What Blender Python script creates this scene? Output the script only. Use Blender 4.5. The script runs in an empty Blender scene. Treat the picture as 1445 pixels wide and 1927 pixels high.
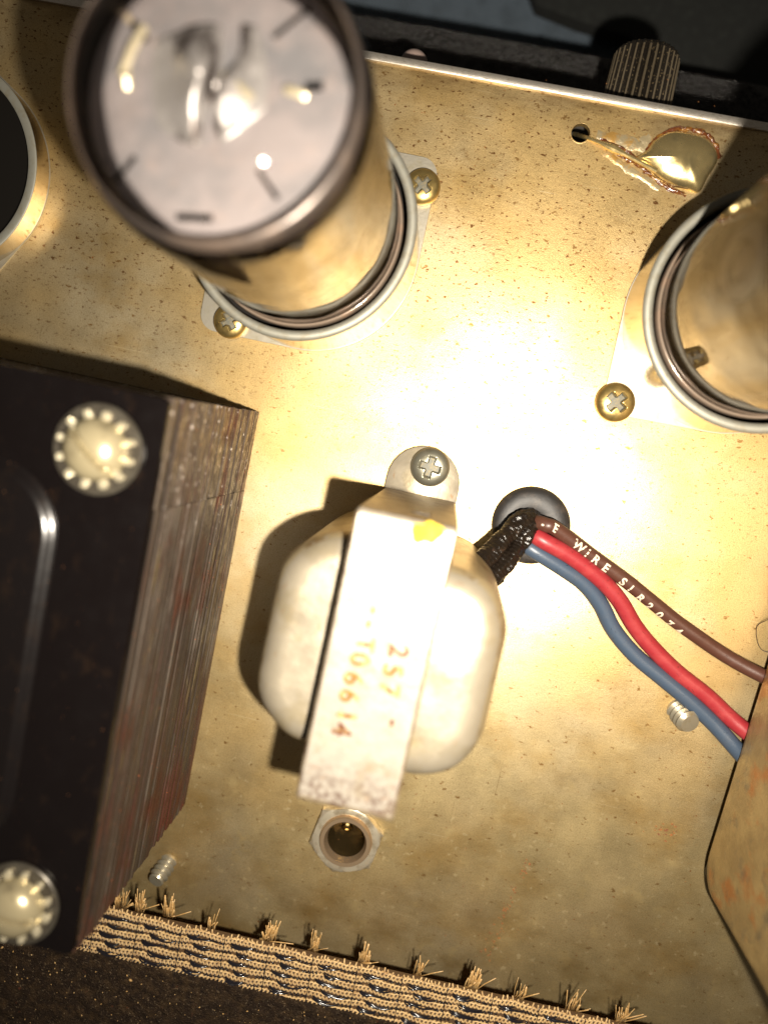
import bpy, bmesh, math, random
from mathutils import Vector, Matrix, Quaternion, noise
R = math.radians
random.seed(7)
sc = bpy.context.scene
C = sc.collection
H = 13.0                                   # camera height above the chassis plate (1 unit = 1 cm)
FPX = 1447.0
PXC = H / FPX

# ---------------------------------------------------------------- camera
cam_d = bpy.data.cameras.new('camera'); cam = bpy.data.objects.new('camera', cam_d); C.objects.link(cam)
cam_d.sensor_fit = 'VERTICAL'; cam_d.sensor_height = 36; cam_d.lens = FPX / 1927 * 36
cam_d.clip_start = 0.05; cam_d.clip_end = 500
nad = Vector((122.5, 130.5, -FPX)).normalized()
Q = nad.rotation_difference(Vector((0, 0, -1)))
cam.location = (0, 0, H); cam.rotation_mode = 'QUATERNION'; cam.rotation_quaternion = Q
cam_d.dof.use_dof = True; cam_d.dof.focus_distance = 12.6; cam_d.dof.aperture_fstop = 0.095
sc.camera = cam
# ---------------------------------------------------------------- world: a dim room
w = bpy.data.worlds.new('World'); sc.world = w; w.use_nodes = True
w.node_tree.nodes['Background'].inputs[0].default_value = (1.0, .86, .70, 1)
w.node_tree.nodes['Background'].inputs[1].default_value = 0.06
# ---------------------------------------------------------------- the phone's flash, beside the lens
fl = bpy.data.lights.new('flash', 'SPOT'); fo = bpy.data.objects.new('flash', fl); C.objects.link(fo)
fl.energy = 20500; fl.color = (1.0, .90, .76); fl.shadow_soft_size = 0.16; fl.spot_size = R(128); fl.spot_blend = 1.0
fo.location = (1.12, -1.2, 13.0); fo.rotation_euler = (R(2), R(3), 0)
# ---------------------------------------------------------------- exposure
sc.view_settings.view_transform = 'Standard'; sc.view_settings.look = 'None'
sc.view_settings.exposure = 0.0; sc.view_settings.gamma = 1.0
sc.cycles.use_denoising = True
sc.cycles.sample_clamp_indirect = 6.0
sc.cycles.max_bounces = 10

# ---------------------------------------------------------------- where a sight line meets height z
def W(px, py, z=0.0):
    d = Q @ Vector(((px - 722.5), -(py - 963.5), -FPX))
    t = (z - H) / d.z
    return Vector((0, 0, H)) + d * t
def P0(px, py): return W(px, py, 0)

# ---------------------------------------------------------------- materials
def M(name, col, metal=0.0, rough=0.5, layers=(), bump=(), rvar=None, coat=0.0, spec=0.5, sheen=0.0, aniso=0.0):
    """layers: (scale, (sx,sy,sz), lo, hi, colour, detail[, offset]); bump: (scale,(sx,sy,sz),strength,distance[,detail])"""
    m = bpy.data.materials.new(name); m.use_nodes = True
    nt = m.node_tree; N = nt.nodes; L = nt.links
    b = N['Principled BSDF']
    b.inputs['Metallic'].default_value = metal; b.inputs['Roughness'].default_value = rough
    b.inputs['Coat Weight'].default_value = coat; b.inputs['Coat Roughness'].default_value = 0.12
    b.inputs['Specular IOR Level'].default_value = spec
    b.inputs['Sheen Weight'].default_value = sheen
    b.inputs['Base Color'].default_value = (*col, 1)
    tc = N.new('ShaderNodeTexCoord')
    def noi(scale, st, det=4, off=(0, 0, 0), typ='NOISE'):
        mp = N.new('ShaderNodeMapping'); mp.inputs['Scale'].default_value = st; mp.inputs['Location'].default_value = off
        L.new(tc.outputs['Object'], mp.inputs['Vector'])
        n = N.new('ShaderNodeTexNoise'); n.inputs['Scale'].default_value = scale; n.inputs['Detail'].default_value = det
        n.inputs['Roughness'].default_value = 0.6
        L.new(mp.outputs[0], n.inputs['Vector']); return n.outputs['Fac']
    def rng(fac, lo, hi, a=0., c=1.):
        r = N.new('ShaderNodeMapRange'); r.inputs['From Min'].default_value = lo; r.inputs['From Max'].default_value = hi
        r.inputs['To Min'].default_value = a; r.inputs['To Max'].default_value = c
        L.new(fac, r.inputs['Value']); return r.outputs[0]
    last = None
    for ly in layers:
        s, st, lo, hi, c, det = ly[:6]; off = ly[6] if len(ly) > 6 else (random.uniform(0, 50),) * 3
        f = rng(noi(s, st, det, off), lo, hi)
        if len(ly) > 7:                      # a mask: gradient of position, (axis, lo, hi)
            ax, l2, h2 = ly[7]
            sp = N.new('ShaderNodeSeparateXYZ'); L.new(tc.outputs['Object'], sp.inputs[0])
            g = rng(sp.outputs['XYZ'.index(ax)], l2, h2)
            mm = N.new('ShaderNodeMath'); mm.operation = 'MULTIPLY'; L.new(f, mm.inputs[0]); L.new(g, mm.inputs[1]); f = mm.outputs[0]
        mx = N.new('ShaderNodeMix'); mx.data_type = 'RGBA'
        mx.inputs['A'].default_value = (*col, 1)
        if last: L.new(last, mx.inputs['A'])
        mx.inputs['B'].default_value = (*c, 1); L.new(f, mx.inputs['Factor']); last = mx.outputs['Result']
    if last: L.new(last, b.inputs['Base Color'])
    if rvar:
        s, st, a, c = rvar
        L.new(rng(noi(s, st, 4, (9, 3, 1)), .3, .7, a, c), b.inputs['Roughness'])
    prev = None
    for bp in bump:
        s, st, strength, dist = bp[:4]
        bn = N.new('ShaderNodeBump'); bn.inputs['Strength'].default_value = strength; bn.inputs['Distance'].default_value = dist
        L.new(noi(s, st, bp[4] if len(bp) > 4 else 4, (1, 7, 3)), bn.inputs['Height'])
        if prev: L.new(prev, bn.inputs['Normal'])
        prev = bn.outputs[0]
    if prev: L.new(prev, b.inputs['Normal'])
    return m

O1 = (1, 1, 1)
BROWN = (.16, .075, .025)
m_plate = M('aged_cadmium_plate', (.56, .40, .175), .86, .44, layers=[
    (.28, O1, .42, .62, (.55, .46, .29), 3, (3, 1, 0)),
    (.5, O1, .30, .60, (.57, .45, .23), 2, (1, 1, 5), ('Y', -1.5, -6)),
    (.7, (1, 1.3, 1), .50, .75, (.46, .31, .115), 4, (11, 4, 0)),
    (40, (1, 1.6, 1), .45, .80, (.32, .22, .10), 3, (0, 0, 0)),
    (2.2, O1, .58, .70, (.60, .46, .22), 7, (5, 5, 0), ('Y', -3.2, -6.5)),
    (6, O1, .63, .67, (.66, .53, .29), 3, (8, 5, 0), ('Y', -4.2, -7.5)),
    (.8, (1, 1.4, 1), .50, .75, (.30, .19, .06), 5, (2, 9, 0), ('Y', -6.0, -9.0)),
    (13, (.85, 1.3, 1), .61, .685, BROWN, 2, (1, 2, 0), ('Y', -1.5, 2.0)),
    (24, (.75, 1.7, 1), .64, .72, (.26, .15, .05), 2, (6, 2, 0), ('Y', -4, 1.5)),
    (8, (.8, 1.3, 1), .64, .69, (.26, .15, .05), 3, (16, 2, 0), ('Y', -12, -6)),
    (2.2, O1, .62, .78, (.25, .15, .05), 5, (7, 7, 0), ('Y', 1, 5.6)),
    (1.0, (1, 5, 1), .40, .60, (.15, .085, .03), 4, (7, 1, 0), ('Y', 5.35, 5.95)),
    (14, O1, .71, .74, (.35, .13, .03), 2, (3, 2, 4)),
    (5, (.12, 9, 1), .70, .74, (.64, .52, .30), 2, (1, 12, 4)), (4, (8, .15, 1), .72, .76, (.34, .24, .11), 2, (6, 2, 4)),
], bump=[(46, (1, 1.8, 1), .35, .008, 3), (120, O1, .25, .004, 2), (11, (.8, 1.5, 1), .15, .01, 2)], rvar=(1.5, O1, .38, .48))
m_edge = M('bright_cut_edge', (.75, .70, .62), .9, .35, layers=[(14, (1, 8, 8), .5, .8, (.35, .28, .18), 4)], bump=[(30, (1, 8, 8), .3, .01)])
m_flange = M('zinc_flange', (.42, .39, .32), .8, .44, layers=[(5, O1, .5, .75, (.38, .34, .24), 5)], bump=[(14, O1, .25, .01), (60, (1, 6, 1), .2, .004)])
m_skirt = M('polished_skirt', (.62, .54, .42), 1., .20, layers=[(6, (1, 1, .3), .55, .8, (.5, .40, .26), 4)], bump=[(4, O1, .15, .02), (50, (1, 1, .1), .12, .003)])
m_rim = M('grey_rim', (.26, .255, .215), .5, .55, layers=[(7, O1, .5, .8, (.22, .19, .13), 4)], bump=[(40, O1, .3, .004)])
m_dark = M('dark_phenolic', (.022, .014, .010), 0, .45, bump=[(20, O1, .3, .01)])
m_pit = M('black_socket_well', (.005, .004, .003), 0, .6, spec=.2)
m_brass = M('brassy_screw', (.52, .38, .14), .9, .30, layers=[(8, O1, .5, .75, (.30, .21, .08), 4)], bump=[(30, O1, .25, .004)], rvar=(6, O1, .24, .42))
m_recess = M('recess_silver', (.13, .13, .11), .3, .6, layers=[(20, O1, .45, .7, (.22, .18, .1), 4)])
m_zinc = M('dull_zinc', (.34, .33, .26), .85, .34, layers=[(9, O1, .5, .75, (.28, .26, .18), 4)], bump=[(30, O1, .25, .004)])
m_shell_ = 0
m_shell = M('tan_reflection_sleeve', (.47, .40, .29), .10, .30, layers=[(1.0, (1, 1, .6), .42, .68, (.36, .28, .17), 3), (7, O1, .6, .8, (.36, .26, .14), 4)],
            bump=[(1.1, O1, .5, .12, 2), (8, O1, .12, .01)], rvar=(1.4, O1, .20, .42), coat=.4)
m_mica = M('pinkish_mica', (.225, .205, .21), .15, .34, layers=[(1.3, O1, .42, .65, (.145, .145, .155), 4), (5, O1, .55, .8, (.26, .22, .21), 4)],
           bump=[(1.6, O1, .4, .12, 2), (9, O1, .15, .02)])
m_pale = M('pale_ring_reflection', (.85, .80, .72), .3, .3)
m_getter = M('dark_mirror_getter', (.065, .052, .045), .6, .36, layers=[(1.0, (1, 1, 1), .45, .65, (.15, .11, .085), 3)], bump=[(1.5, O1, .2, .05)])
m_foil = M('crumpled_getter', (.34, .33, .33), .6, .42, layers=[(2.0, (1.6, .7, 1), .52, .64, (.035, .025, .022), 3)], bump=[(2.2, O1, .4, .15, 2)])
m_black = M('black_end_bell', (.0035, .0025, .0025), .0, .18, layers=[(4, (1, .6, 1), .58, .8, (.010, .006, .004), 5), (24, (1, .6, 1), .71, .78, (.10, .045, .02), 3)],
            bump=[(6, O1, .12, .03, 3)], rvar=(3, O1, .16, .28), spec=.4)
m_bell = M('black_bell_enamel', (.004, .003, .003), .0, .24, layers=[(4, (1, .6, 1), .52, .8, (.010, .006, .004), 5), (24, (1, .6, 1), .70, .78, (.12, .06, .03), 3)], spec=.5, bump=[(5, O1, .1, .03, 2)])
m_bbox = M('black_paint_worn', (.008, .006, .005), .0, .6, layers=[(8, O1, .66, .74, (.12, .06, .03), 3)], bump=[(25, O1, .4, .01)])
m_lam = M('lamination_steel', (.042, .029, .021), .4, .38, layers=[
    (3.0, (.4, .12, 22), .44, .70, (.095, .075, .058), 2), (1.6, (1, .5, 3), .50, .66, (.055, .030, .020), 5), (.8, (1, .5, 1), .54, .70, (.12, .10, .08), 5), (1.0, (1, .6, .9), .55, .66, (.060, .020, .010), 6, (7, 7, 1)),
    (5, (1, .15, 8), .60, .72, (.13, .095, .04), 4), (1.3, (1, .6, 1.4), .46, .60, (.085, .026, .015), 5, (2, 3, 5), ('Y', 3.0, .0)),
    (9, (1, 1, 2), .60, .70, (.45, .40, .36), 4, (4, 4, 4), ('Y', 5.0, 6.4)), (16, O1, .68, .73, (.30, .09, .03), 3)],
    bump=[(24, (1, .6, 2), .35, .010), (60, O1, .4, .005)], rvar=(5, O1, .40, .7), spec=.3)
m_rust = M('rusted_cover', (.23, .165, .075), .3, .48, layers=[
    (1.6, O1, .42, .60, (.30, .22, .10), 6), (.9, (1, 1, .7), .55, .62, (.30, .13, .04), 6), (2.2, O1, .55, .72, (.12, .10, .065), 6),
    (12, O1, .58, .72, (.30, .19, .08), 5)], bump=[(4, O1, .4, .04), (26, O1, .5, .012)], rvar=(3, O1, .3, .6))
m_cover = M('dull_tinned_cover', (.37, .325, .245), .55, .38, layers=[(1.3, (1, 1, .6), .52, .80, (.28, .22, .11), 3), (12, (1, .4, 1), .64, .74, (.34, .21, .11), 4)],
            bump=[(2.0, O1, .25, .05), (20, O1, .2, .008)], rvar=(3, O1, .28, .5))
m_coverside = M('stained_cover_wall', (.42, .34, .20), .55, .42, layers=[(3, (1, 1, .5), .48, .66, (.24, .16, .07), 5), (9, O1, .6, .7, (.5, .47, .4), 4)], bump=[(12, O1, .3, .01)])
m_brkt = M('tinned_bracket', (.35, .315, .265), .4, .40, layers=[(3.5, O1, .52, .72, (.30, .25, .17), 5),
    (13, O1, .46, .58, (.12, .07, .05), 5, (4, 4, 0), ('Y', -1.3, -1.95)), (7, (1, 1.4, 1), .60, .68, (.33, .20, .12), 4, (2, 4, 1), ('Y', -.7, -1.6))],
            bump=[(4, O1, .2, .02), (18, O1, .35, .012)], rvar=(4, O1, .28, .46))
m_brkleg = M('bracket_leg_shade_dirt', (.30, .24, .16), .5, .45, layers=[(5, (1, 1, 2), .45, .65, (.13, .08, .05), 5)], bump=[(16, O1, .4, .01)])  # shade of the uprights put into a darker colour, with brown edge dirt
m_yel = M('yellow_paint_mark', (.58, .40, .01), 0, .6, layers=[(7, O1, .5, .7, (.7, .58, .05), 3)], spec=.2)
m_stamp = M('faded_amber_ink', (.15, .075, .012), 0, .7, layers=[(9, O1, .50, .66, (.34, .27, .10), 4)], spec=.1)
m_stamp2 = M('faded_brown_ink', (.09, .035, .018), 0, .7, layers=[(7, O1, .50, .66, (.30, .20, .09), 4)], spec=.1)
m_rubber = M('black_rubber', (.017, .016, .016), 0, .52, layers=[(5, O1, .5, .7, (.045, .036, .03), 4)], bump=[(6, O1, .3, .02), (40, O1, .2, .004)])
m_sleeve = M('waxed_black_cloth', (.010, .007, .005), 0, .22, layers=[(12, O1, .6, .8, (.05, .03, .02), 4)], bump=[(40, O1, .5, .015)])
m_wbrown = M('brown_insulation', (.070, .028, .018), 0, .40, layers=[(6, O1, .5, .8, (.09, .04, .027), 4)], bump=[(22, O1, .25, .008)])
m_wred = M('red_insulation', (.27, .020, .026), 0, .42, layers=[(4, O1, .45, .8, (.34, .045, .045), 5), (18, O1, .62, .72, (.16, .02, .02), 3)], bump=[(22, O1, .22, .008)])
m_wblue = M('blue_insulation', (.045, .068, .105), 0, .40, layers=[(6, O1, .5, .8, (.06, .075, .10), 4)], bump=[(22, O1, .22, .008)])
m_print = M('cream_print', (.62, .55, .42), 0, .5, layers=[(30, O1, .55, .75, (.3, .2, .13), 3)])
m_bolt = M('nylon_bolt_cream', (.42, .36, .22), .5, .25, layers=[(4, O1, .5, .75, (.20, .165, .10), 3)])
m_star = M('star_washer', (.62, .56, .40), .6, .30, bump=[(12, O1, .2, .01)])
m_wash = M('grey_flat_washer', (.060, .052, .040), .45, .34, layers=[(5, O1, .5, .75, (.10, .09, .07), 3)])
m_solder = M('golden_solder', (.74, .58, .27), .9, .26, layers=[(3, O1, .5, .7, (.50, .42, .22), 4)], bump=[(2.2, O1, .2, .03), (14, (1, 2, 1), .06, .006)], rvar=(4, O1, .18, .32))
m_flux = M('amber_flux', (.10, .030, .010), 0, .16, layers=[(9, O1, .52, .62, (.20, .09, .015), 4), (6, O1, .60, .70, (.24, .18, .14), 4)], bump=[(14, O1, .6, .03)], coat=.6)
m_fluxp = M('pale_flux_crust', (.33, .27, .16), .4, .35, layers=[(5, O1, .48, .62, (.38, .22, .06), 5)], bump=[(14, O1, .6, .02)], coat=.3)
m_nut = M('nickel_nut', (.70, .63, .48), .75, .30, layers=[(6, O1, .5, .75, (.36, .28, .16), 4)], bump=[(30, O1, .2, .004)])
m_bush = M('copper_bushing', (.52, .38, .24), .8, .32, bump=[(30, (1, 1, 6), .3, .006)])
m_bore = M('brassy_bore', (.16, .11, .045), .8, .22, bump=[(6, O1, .4, .05)])
m_tip = M('brass_contact', (.60, .46, .18), 1., .2)
m_tan = M('tan_grille_thread', (.56, .38, .17), 0, .42, layers=[(9, O1, .45, .70, (.36, .21, .08), 4)], sheen=.2)
m_blk = M('black_lacquered_thread', (.012, .011, .014), 0, .14)
m_under = M('grille_ground', (.075, .04, .016), 0, .7, bump=[(60, O1, .5, .01)])
m_fray = M('frayed_straw_fibre', (.42, .25, .09), 0, .40, layers=[(20, O1, .5, .75, (.62, .46, .24), 3)])
m_board = M('speckled_black_board', (.020, .012, .007), 0, .62, layers=[(7, O1, .45, .7, (.050, .030, .014), 5), (26, O1, .60, .70, (.12, .085, .05), 3), (48, O1, .70, .76, (.42, .34, .22), 2), (6, O1, .66, .74, (.10, .035, .016), 4)],
            bump=[(30, O1, 1., .05, 5), (9, O1, .6, .06)], rvar=(30, O1, .5, .9), spec=.15)
m_crink = M('black_crinkle_paint', (.006, .005, .0045), 0, .22, layers=[(24, O1, .60, .68, (.04, .03, .025), 2)], bump=[(15, O1, 1., .12, 3)], spec=1.)
m_denim = M('blue_denim', (.055, .078, .105), 0, .9, layers=[(2, O1, .45, .7, (.030, .045, .062), 4), (30, (1, 4, 1), .5, .7, (.13, .16, .19), 2)], bump=[(70, (1, 3, 1), .6, .02)], sheen=.3)
m_black_cloth = M('black_fabric', (.008, .009, .008), 0, .9, layers=[(5, O1, .5, .7, (.014, .016, .014), 4)], bump=[(50, O1, .6, .02)])
m_knob = M('black_knob', (.010, .008, .006), 0, .30, bump=[(30, O1, .25, .006)], layers=[(30, O1, .62, .7, (.12, .09, .05), 2)])
m_knobrib = M('knob_rib_highlights', (.10, .08, .052), .2, .42, layers=[(22, O1, .5, .68, (.08, .06, .035), 3)])  # ridge highlights painted in as a paler colour
m_cap = M('pale_pink_cap', (.32, .24, .21), 0, .4)
m_hair = M('dark_hair', (.03, .02, .015), 0, .4)

def glass(name, tint, rough=.03, ior=1.5):
    m = bpy.data.materials.new(name); m.use_nodes = True; nt = m.node_tree; N = nt.nodes; L = nt.links
    N.remove(N['Principled BSDF']); o = N['Material Output']
    t = N.new('ShaderNodeBsdfTransparent'); t.inputs[0].default_value = (*tint, 1)
    g = N.new('ShaderNodeBsdfGlossy'); g.inputs['Roughness'].default_value = rough; g.inputs[0].default_value = (1, .97, .95, 1)
    f = N.new('ShaderNodeFresnel'); f.inputs[0].default_value = ior
    tc = N.new('ShaderNodeTexCoord'); n = N.new('ShaderNodeTexNoise'); n.inputs['Scale'].default_value = 1.3; n.inputs['Detail'].default_value = 1
    L.new(tc.outputs['Object'], n.inputs['Vector'])
    b = N.new('ShaderNodeBump'); b.inputs['Strength'].default_value = .35; b.inputs['Distance'].default_value = .06
    L.new(n.outputs['Fac'], b.inputs['Height']); L.new(b.outputs[0], g.inputs['Normal']); L.new(b.outputs[0], f.inputs['Normal'])
    x = N.new('ShaderNodeMixShader'); L.new(f.outputs[0], x.inputs[0]); L.new(t.outputs[0], x.inputs[1]); L.new(g.outputs[0], x.inputs[2])
    L.new(x.outputs[0], o.inputs[0]); return m
m_glass = glass('smoky_tube_glass', (.97, .95, .93), .04, 1.33)

# ---------------------------------------------------------------- object helpers
def link(name, me, parent=None, smooth=True, mat=None, auto=None):
    if mat is not None: me.materials.append(mat)
    if smooth:
        for p in me.polygons: p.use_smooth = True
        if auto:
            me.set_sharp_from_angle(angle=R(auto))
    o = bpy.data.objects.new(name, me); C.objects.link(o)
    if parent: o.parent = parent
    return o
def obj(name, bm, mat, parent=None, smooth=True, auto=35, loc=None, rotz=None):
    me = bpy.data.meshes.new(name); bmesh.ops.recalc_face_normals(bm, faces=bm.faces); bm.to_mesh(me); bm.free()
    o = link(name, me, parent, smooth, None, None)
    for m in (mat if isinstance(mat, (list, tuple)) else [mat]): me.materials.append(m)
    if smooth and auto: me.set_sharp_from_angle(angle=R(auto))
    if loc is not None: o.location = loc
    if rotz is not None: o.rotation_euler = (0, 0, rotz)
    return o
def tag(o, label=None, cat=None, group=None, kind=None):
    if label: o['label'] = label
    if cat: o['category'] = cat
    if group: o['group'] = group
    if kind: o['kind'] = kind
    return o
def thing(name, label, cat, loc=(0, 0, 0), rotz=0., group=None):
    o = bpy.data.objects.new(name, None); C.objects.link(o); o.empty_display_size = .3
    o.location = loc; o.rotation_euler = (0, 0, rotz)
    return tag(o, label, cat, group)
def copy_tree(o, parent=None):
    c = o.copy(); C.objects.link(c)
    if parent: c.parent = parent
    for ch in list(o.children): copy_tree(ch, c)
    return c

def loft(bm, rings, cap0=True, cap1=True, close=True, mi=0):
    vs = [[bm.verts.new(p) for p in r] for r in rings]
    n = len(vs[0]); fs = []
    for a, b in zip(vs[:-1], vs[1:]):
        for i in range(n if close else n - 1):
            fs.append(bm.faces.new((a[i], a[(i + 1) % n], b[(i + 1) % n], b[i])))
    if cap0 and len(set(map(id, vs[0]))) > 2: fs.append(bm.faces.new(vs[0][::-1]))
    if cap1: fs.append(bm.faces.new(vs[-1]))
    for f in fs: f.material_index = mi
    return vs
def lathe(bm, prof, n=64, c=(0, 0, 0), cap0=False, cap1=False, closed=False, mi=0):
    rings = [[(c[0] + r * math.cos(2 * math.pi * i / n), c[1] + r * math.sin(2 * math.pi * i / n), c[2] + z) for i in range(n)] for r, z in prof]
    if closed: rings.append(rings[0]); 
    vs = []
    loft(bm, rings, cap0, cap1, True, mi)
    if closed: bmesh.ops.remove_doubles(bm, verts=bm.verts, dist=1e-5)
def box(bm, x0, x1, y0, y1, z0, z1, bev=0., seg=2, mi=0):
    r = bmesh.ops.create_cube(bm, size=1)
    for v in r['verts']:
        v.co = Vector((x0 + (v.co.x + .5) * (x1 - x0), y0 + (v.co.y + .5) * (y1 - y0), z0 + (v.co.z + .5) * (z1 - z0)))
    if bev:
        es = {e for v in r['verts'] for e in v.link_edges}
        bmesh.ops.bevel(bm, geom=list(es), offset=bev, segments=seg, affect='EDGES', profile=.5)
def rrect(hx, hy, r, n=8, z=0., cx=0., cy=0.):
    pts = []
    r = min(r, hx, hy)
    for k, (sx, sy) in enumerate(((1, 1), (-1, 1), (-1, -1), (1, -1))):
        for i in range(n + 1):
            a = math.pi / 2 * (k + i / n)
            pts.append((cx + sx * (hx - r) + r * math.cos(a), cy + sy * (hy - r) + r * math.sin(a), z))
    return pts
def dome(bm, hx, hy, rc, z0, z1, re, cx=0, cy=0, n=10, m=9, wob=0.):
    rings = [rrect(hx, hy, rc, n, z0, cx, cy)]
    for i in range(m + 1):
        t = math.pi / 2 * i / m
        ins = re * (1 - math.cos(t)); z = z1 - re + re * math.sin(t)
        rings.append(rrect(hx - ins, hy - ins, max(rc - ins, .05), n, z, cx, cy))
    for k in (.7, .35, .05):
        rings.append(rrect((hx - re) * k, (hy - re) * k, max(rc - re, .05) * k, n, z1 + .02 * (1 - k), cx, cy))
    if wob:
        rings = [[(x + wob * noise.noise((x * 1.3, y * 1.3, z * 1.3)), y + wob * noise.noise((x * 1.3 + 9, y * 1.3, z * 1.3)), z + wob * .5 * noise.noise((x, y * 1.1, z + 5))) for x, y, z in r] for r in rings]
    loft(bm, rings, True, True)
def polar(bm, Rr, nr, ns, zf, mf=None, z0=0., c=(0, 0), rim=None):
    grid = []
    cv = bm.verts.new((c[0], c[1], zf(0, 0)))
    for j in range(1, nr + 1):
        r = Rr * j / nr; row = []
        for i in range(ns):
            a = 2 * math.pi * i / ns; q = r * (rim(a) if rim else 1)
            x, y = q * math.cos(a), q * math.sin(a); row.append(bm.verts.new((c[0] + x, c[1] + y, zf(x, y))))
        grid.append(row)
    for i in range(ns):
        f = bm.faces.new((cv, grid[0][i], grid[0][(i + 1) % ns]))
        if mf: f.material_index = mf(0, 0)
    for j in range(nr - 1):
        for i in range(ns):
            f = bm.faces.new((grid[j][i], grid[j + 1][i], grid[j + 1][(i + 1) % ns], grid[j][(i + 1) % ns]))
            if mf:
                m_ = f.calc_center_median(); f.material_index = mf(m_.x - c[0], m_.y - c[1])
    low = [bm.verts.new((v.co.x, v.co.y, z0)) for v in grid[-1]]
    for i in range(ns): bm.faces.new((grid[-1][i], low[i], low[(i + 1) % ns], grid[-1][(i + 1) % ns]))
def smooth_path(pts, per=12):
    pts = [Vector(p) for p in pts]; out = []
    P = [pts[0] * 2 - pts[1]] + pts + [pts[-1] * 2 - pts[-2]]
    for i in range(1, len(P) - 2):
        for k in range(per):
            t = k / per; a, b, c, d = P[i - 1:i + 3]
            out.append(.5 * ((2 * b) + (c - a) * t + (2 * a - 5 * b + 4 * c - d) * t * t + (3 * b - a - 3 * c + d) * t ** 3))
    out.append(pts[-1]); return out
def frames(path):
    fr = []
    for i, p in enumerate(path):
        t = (path[min(i + 1, len(path) - 1)] - path[max(i - 1, 0)]).normalized()
        up = Vector((0, 0, 1)); s = t.cross(up)
        s = s.normalized() if s.length > 1e-4 else Vector((1, 0, 0)); u = s.cross(t).normalized(); fr.append((p, t, s, u))
    return fr
def tube(bm, path, r, n=12, caps=True, mi=0, flat=1.):
    rings = []
    for i, (p, t, s, u) in enumerate(frames(path)):
        rr = r(i / (len(path) - 1)) if callable(r) else r
        rings.append([p + (s * math.cos(2 * math.pi * k / n) + u * math.sin(2 * math.pi * k / n) * flat) * rr for k in range(n)])
    loft(bm, rings, caps, caps, True, mi)
def flat_with_holes(name, loops, thick, bevel=0.):
    """filled outline with holes and thickness, top face at z=0"""
    from mathutils.geometry import delaunay_2d_cdt
    vs, es = [], []
    for lp in loops:
        k = len(vs); vs += [Vector((p[0], p[1])) for p in lp]; es += [(k + i, k + (i + 1) % len(lp)) for i in range(len(lp))]
    cv, ce, cf = delaunay_2d_cdt(vs, es, [], 0, 1e-6)[:3]
    def inside(p, lp):
        c = False; n = len(lp); q = n - 1
        for i in range(n):
            if (lp[i][1] > p[1]) != (lp[q][1] > p[1]) and p[0] < (lp[q][0] - lp[i][0]) * (p[1] - lp[i][1]) / (lp[q][1] - lp[i][1]) + lp[i][0]: c = not c
            q = i
        return c
    bm = bmesh.new(); bv = [bm.verts.new((v.x, v.y, 0)) for v in cv]
    for f in cf:
        m_ = sum((cv[i] for i in f), Vector((0, 0))) / len(f)
        if inside(m_, loops[0]) and not any(inside(m_, h) for h in loops[1:]): bm.faces.new([bv[i] for i in f])
    bmesh.ops.delete(bm, geom=[v for v in bm.verts if not v.link_faces], context='VERTS')
    bmesh.ops.recalc_face_normals(bm, faces=bm.faces)
    if sum(f.normal.z for f in bm.faces) < 0: bmesh.ops.reverse_faces(bm, faces=bm.faces)
    r_ = bmesh.ops.extrude_face_region(bm, geom=bm.faces[:])
    for v in [g for g in r_['geom'] if isinstance(g, bmesh.types.BMVert)]: v.co.z += 0
    for v in bm.verts:
        v.co.z -= thick
    for v in [g for g in r_['geom'] if isinstance(g, bmesh.types.BMVert)]: v.co.z = 0
    bmesh.ops.recalc_face_normals(bm, faces=bm.faces)
    me = bpy.data.meshes.new(name); bm.to_mesh(me); bm.free(); return me
def circ(cx, cy, r, n=40): return [(cx + r * math.cos(2 * math.pi * i / n), cy + r * math.sin(2 * math.pi * i / n)) for i in range(n)]
def text_mesh(s, size, spacing=1.0):
    cu = bpy.data.curves.new('lettering', 'FONT'); cu.body = s; cu.size = size; cu.space_character = spacing; cu.resolution_u = 6
    cu.offset = size * .03
    o = bpy.data.objects.new('lettering', cu); C.objects.link(o); bpy.context.view_layer.update()
    me = bpy.data.meshes.new_from_object(o.evaluated_get(bpy.context.evaluated_depsgraph_get()))
    bpy.data.objects.remove(o); bpy.data.curves.remove(cu); me.materials.clear(); return me

# ================================================================ CHASSIS
E0, E1 = P0(680, 112), P0(1445, 250)
ang = math.atan2(E1.y - E0.y, E1.x - E0.x)          # chassis axis (about -10 deg)
rot = Matrix.Rotation(ang, 4, 'Z'); inv = rot.inverted()
def LC(v): v = inv @ Vector(v); return v
def LP(px, py, z=0.): return LC(W(px, py, z))
ytop = LC(E0).y
chassis = thing('amplifier_chassis', 'mottled tan metal amplifier chassis plate that everything is bolted to', 'metal chassis', (0, 0, 0), ang)
hole = LP(1092, 250); jk = LP(653, 1572); grm = LP(998, 988)
loops = [[(-13, -12), (12, -12), (12, ytop), (-13, ytop)], circ(hole.x, hole.y, .155), circ(jk.x, jk.y, .42), circ(grm.x, grm.y, .42)]
me = flat_with_holes('top_plate', loops, .12); link('top_plate', me, chassis, False, m_plate)
bm = bmesh.new(); box(bm, -13, 12, ytop + .002, ytop + .135, -4.6, .045, .02, 2); obj('front_panel', bm, m_edge, chassis)
bm = bmesh.new(); box(bm, -13, 12, -12, ytop - .3, -4.7, -4.6)
obj('chassis_bottom', bm, m_dark, chassis, False)
def ring_lip(c, r0, r1, h, name, mat, parent):
    bm = bmesh.new(); lathe(bm, [(r0, -.12), (r0, h * .6), ((r0 + r1) / 2, h), (r1, .002)], 40, (c.x, c.y, 0)); return obj(name, bm, mat, parent)
ring_lip(hole, .148, .166, .005, 'hole_edge', m_plate, chassis)

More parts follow.
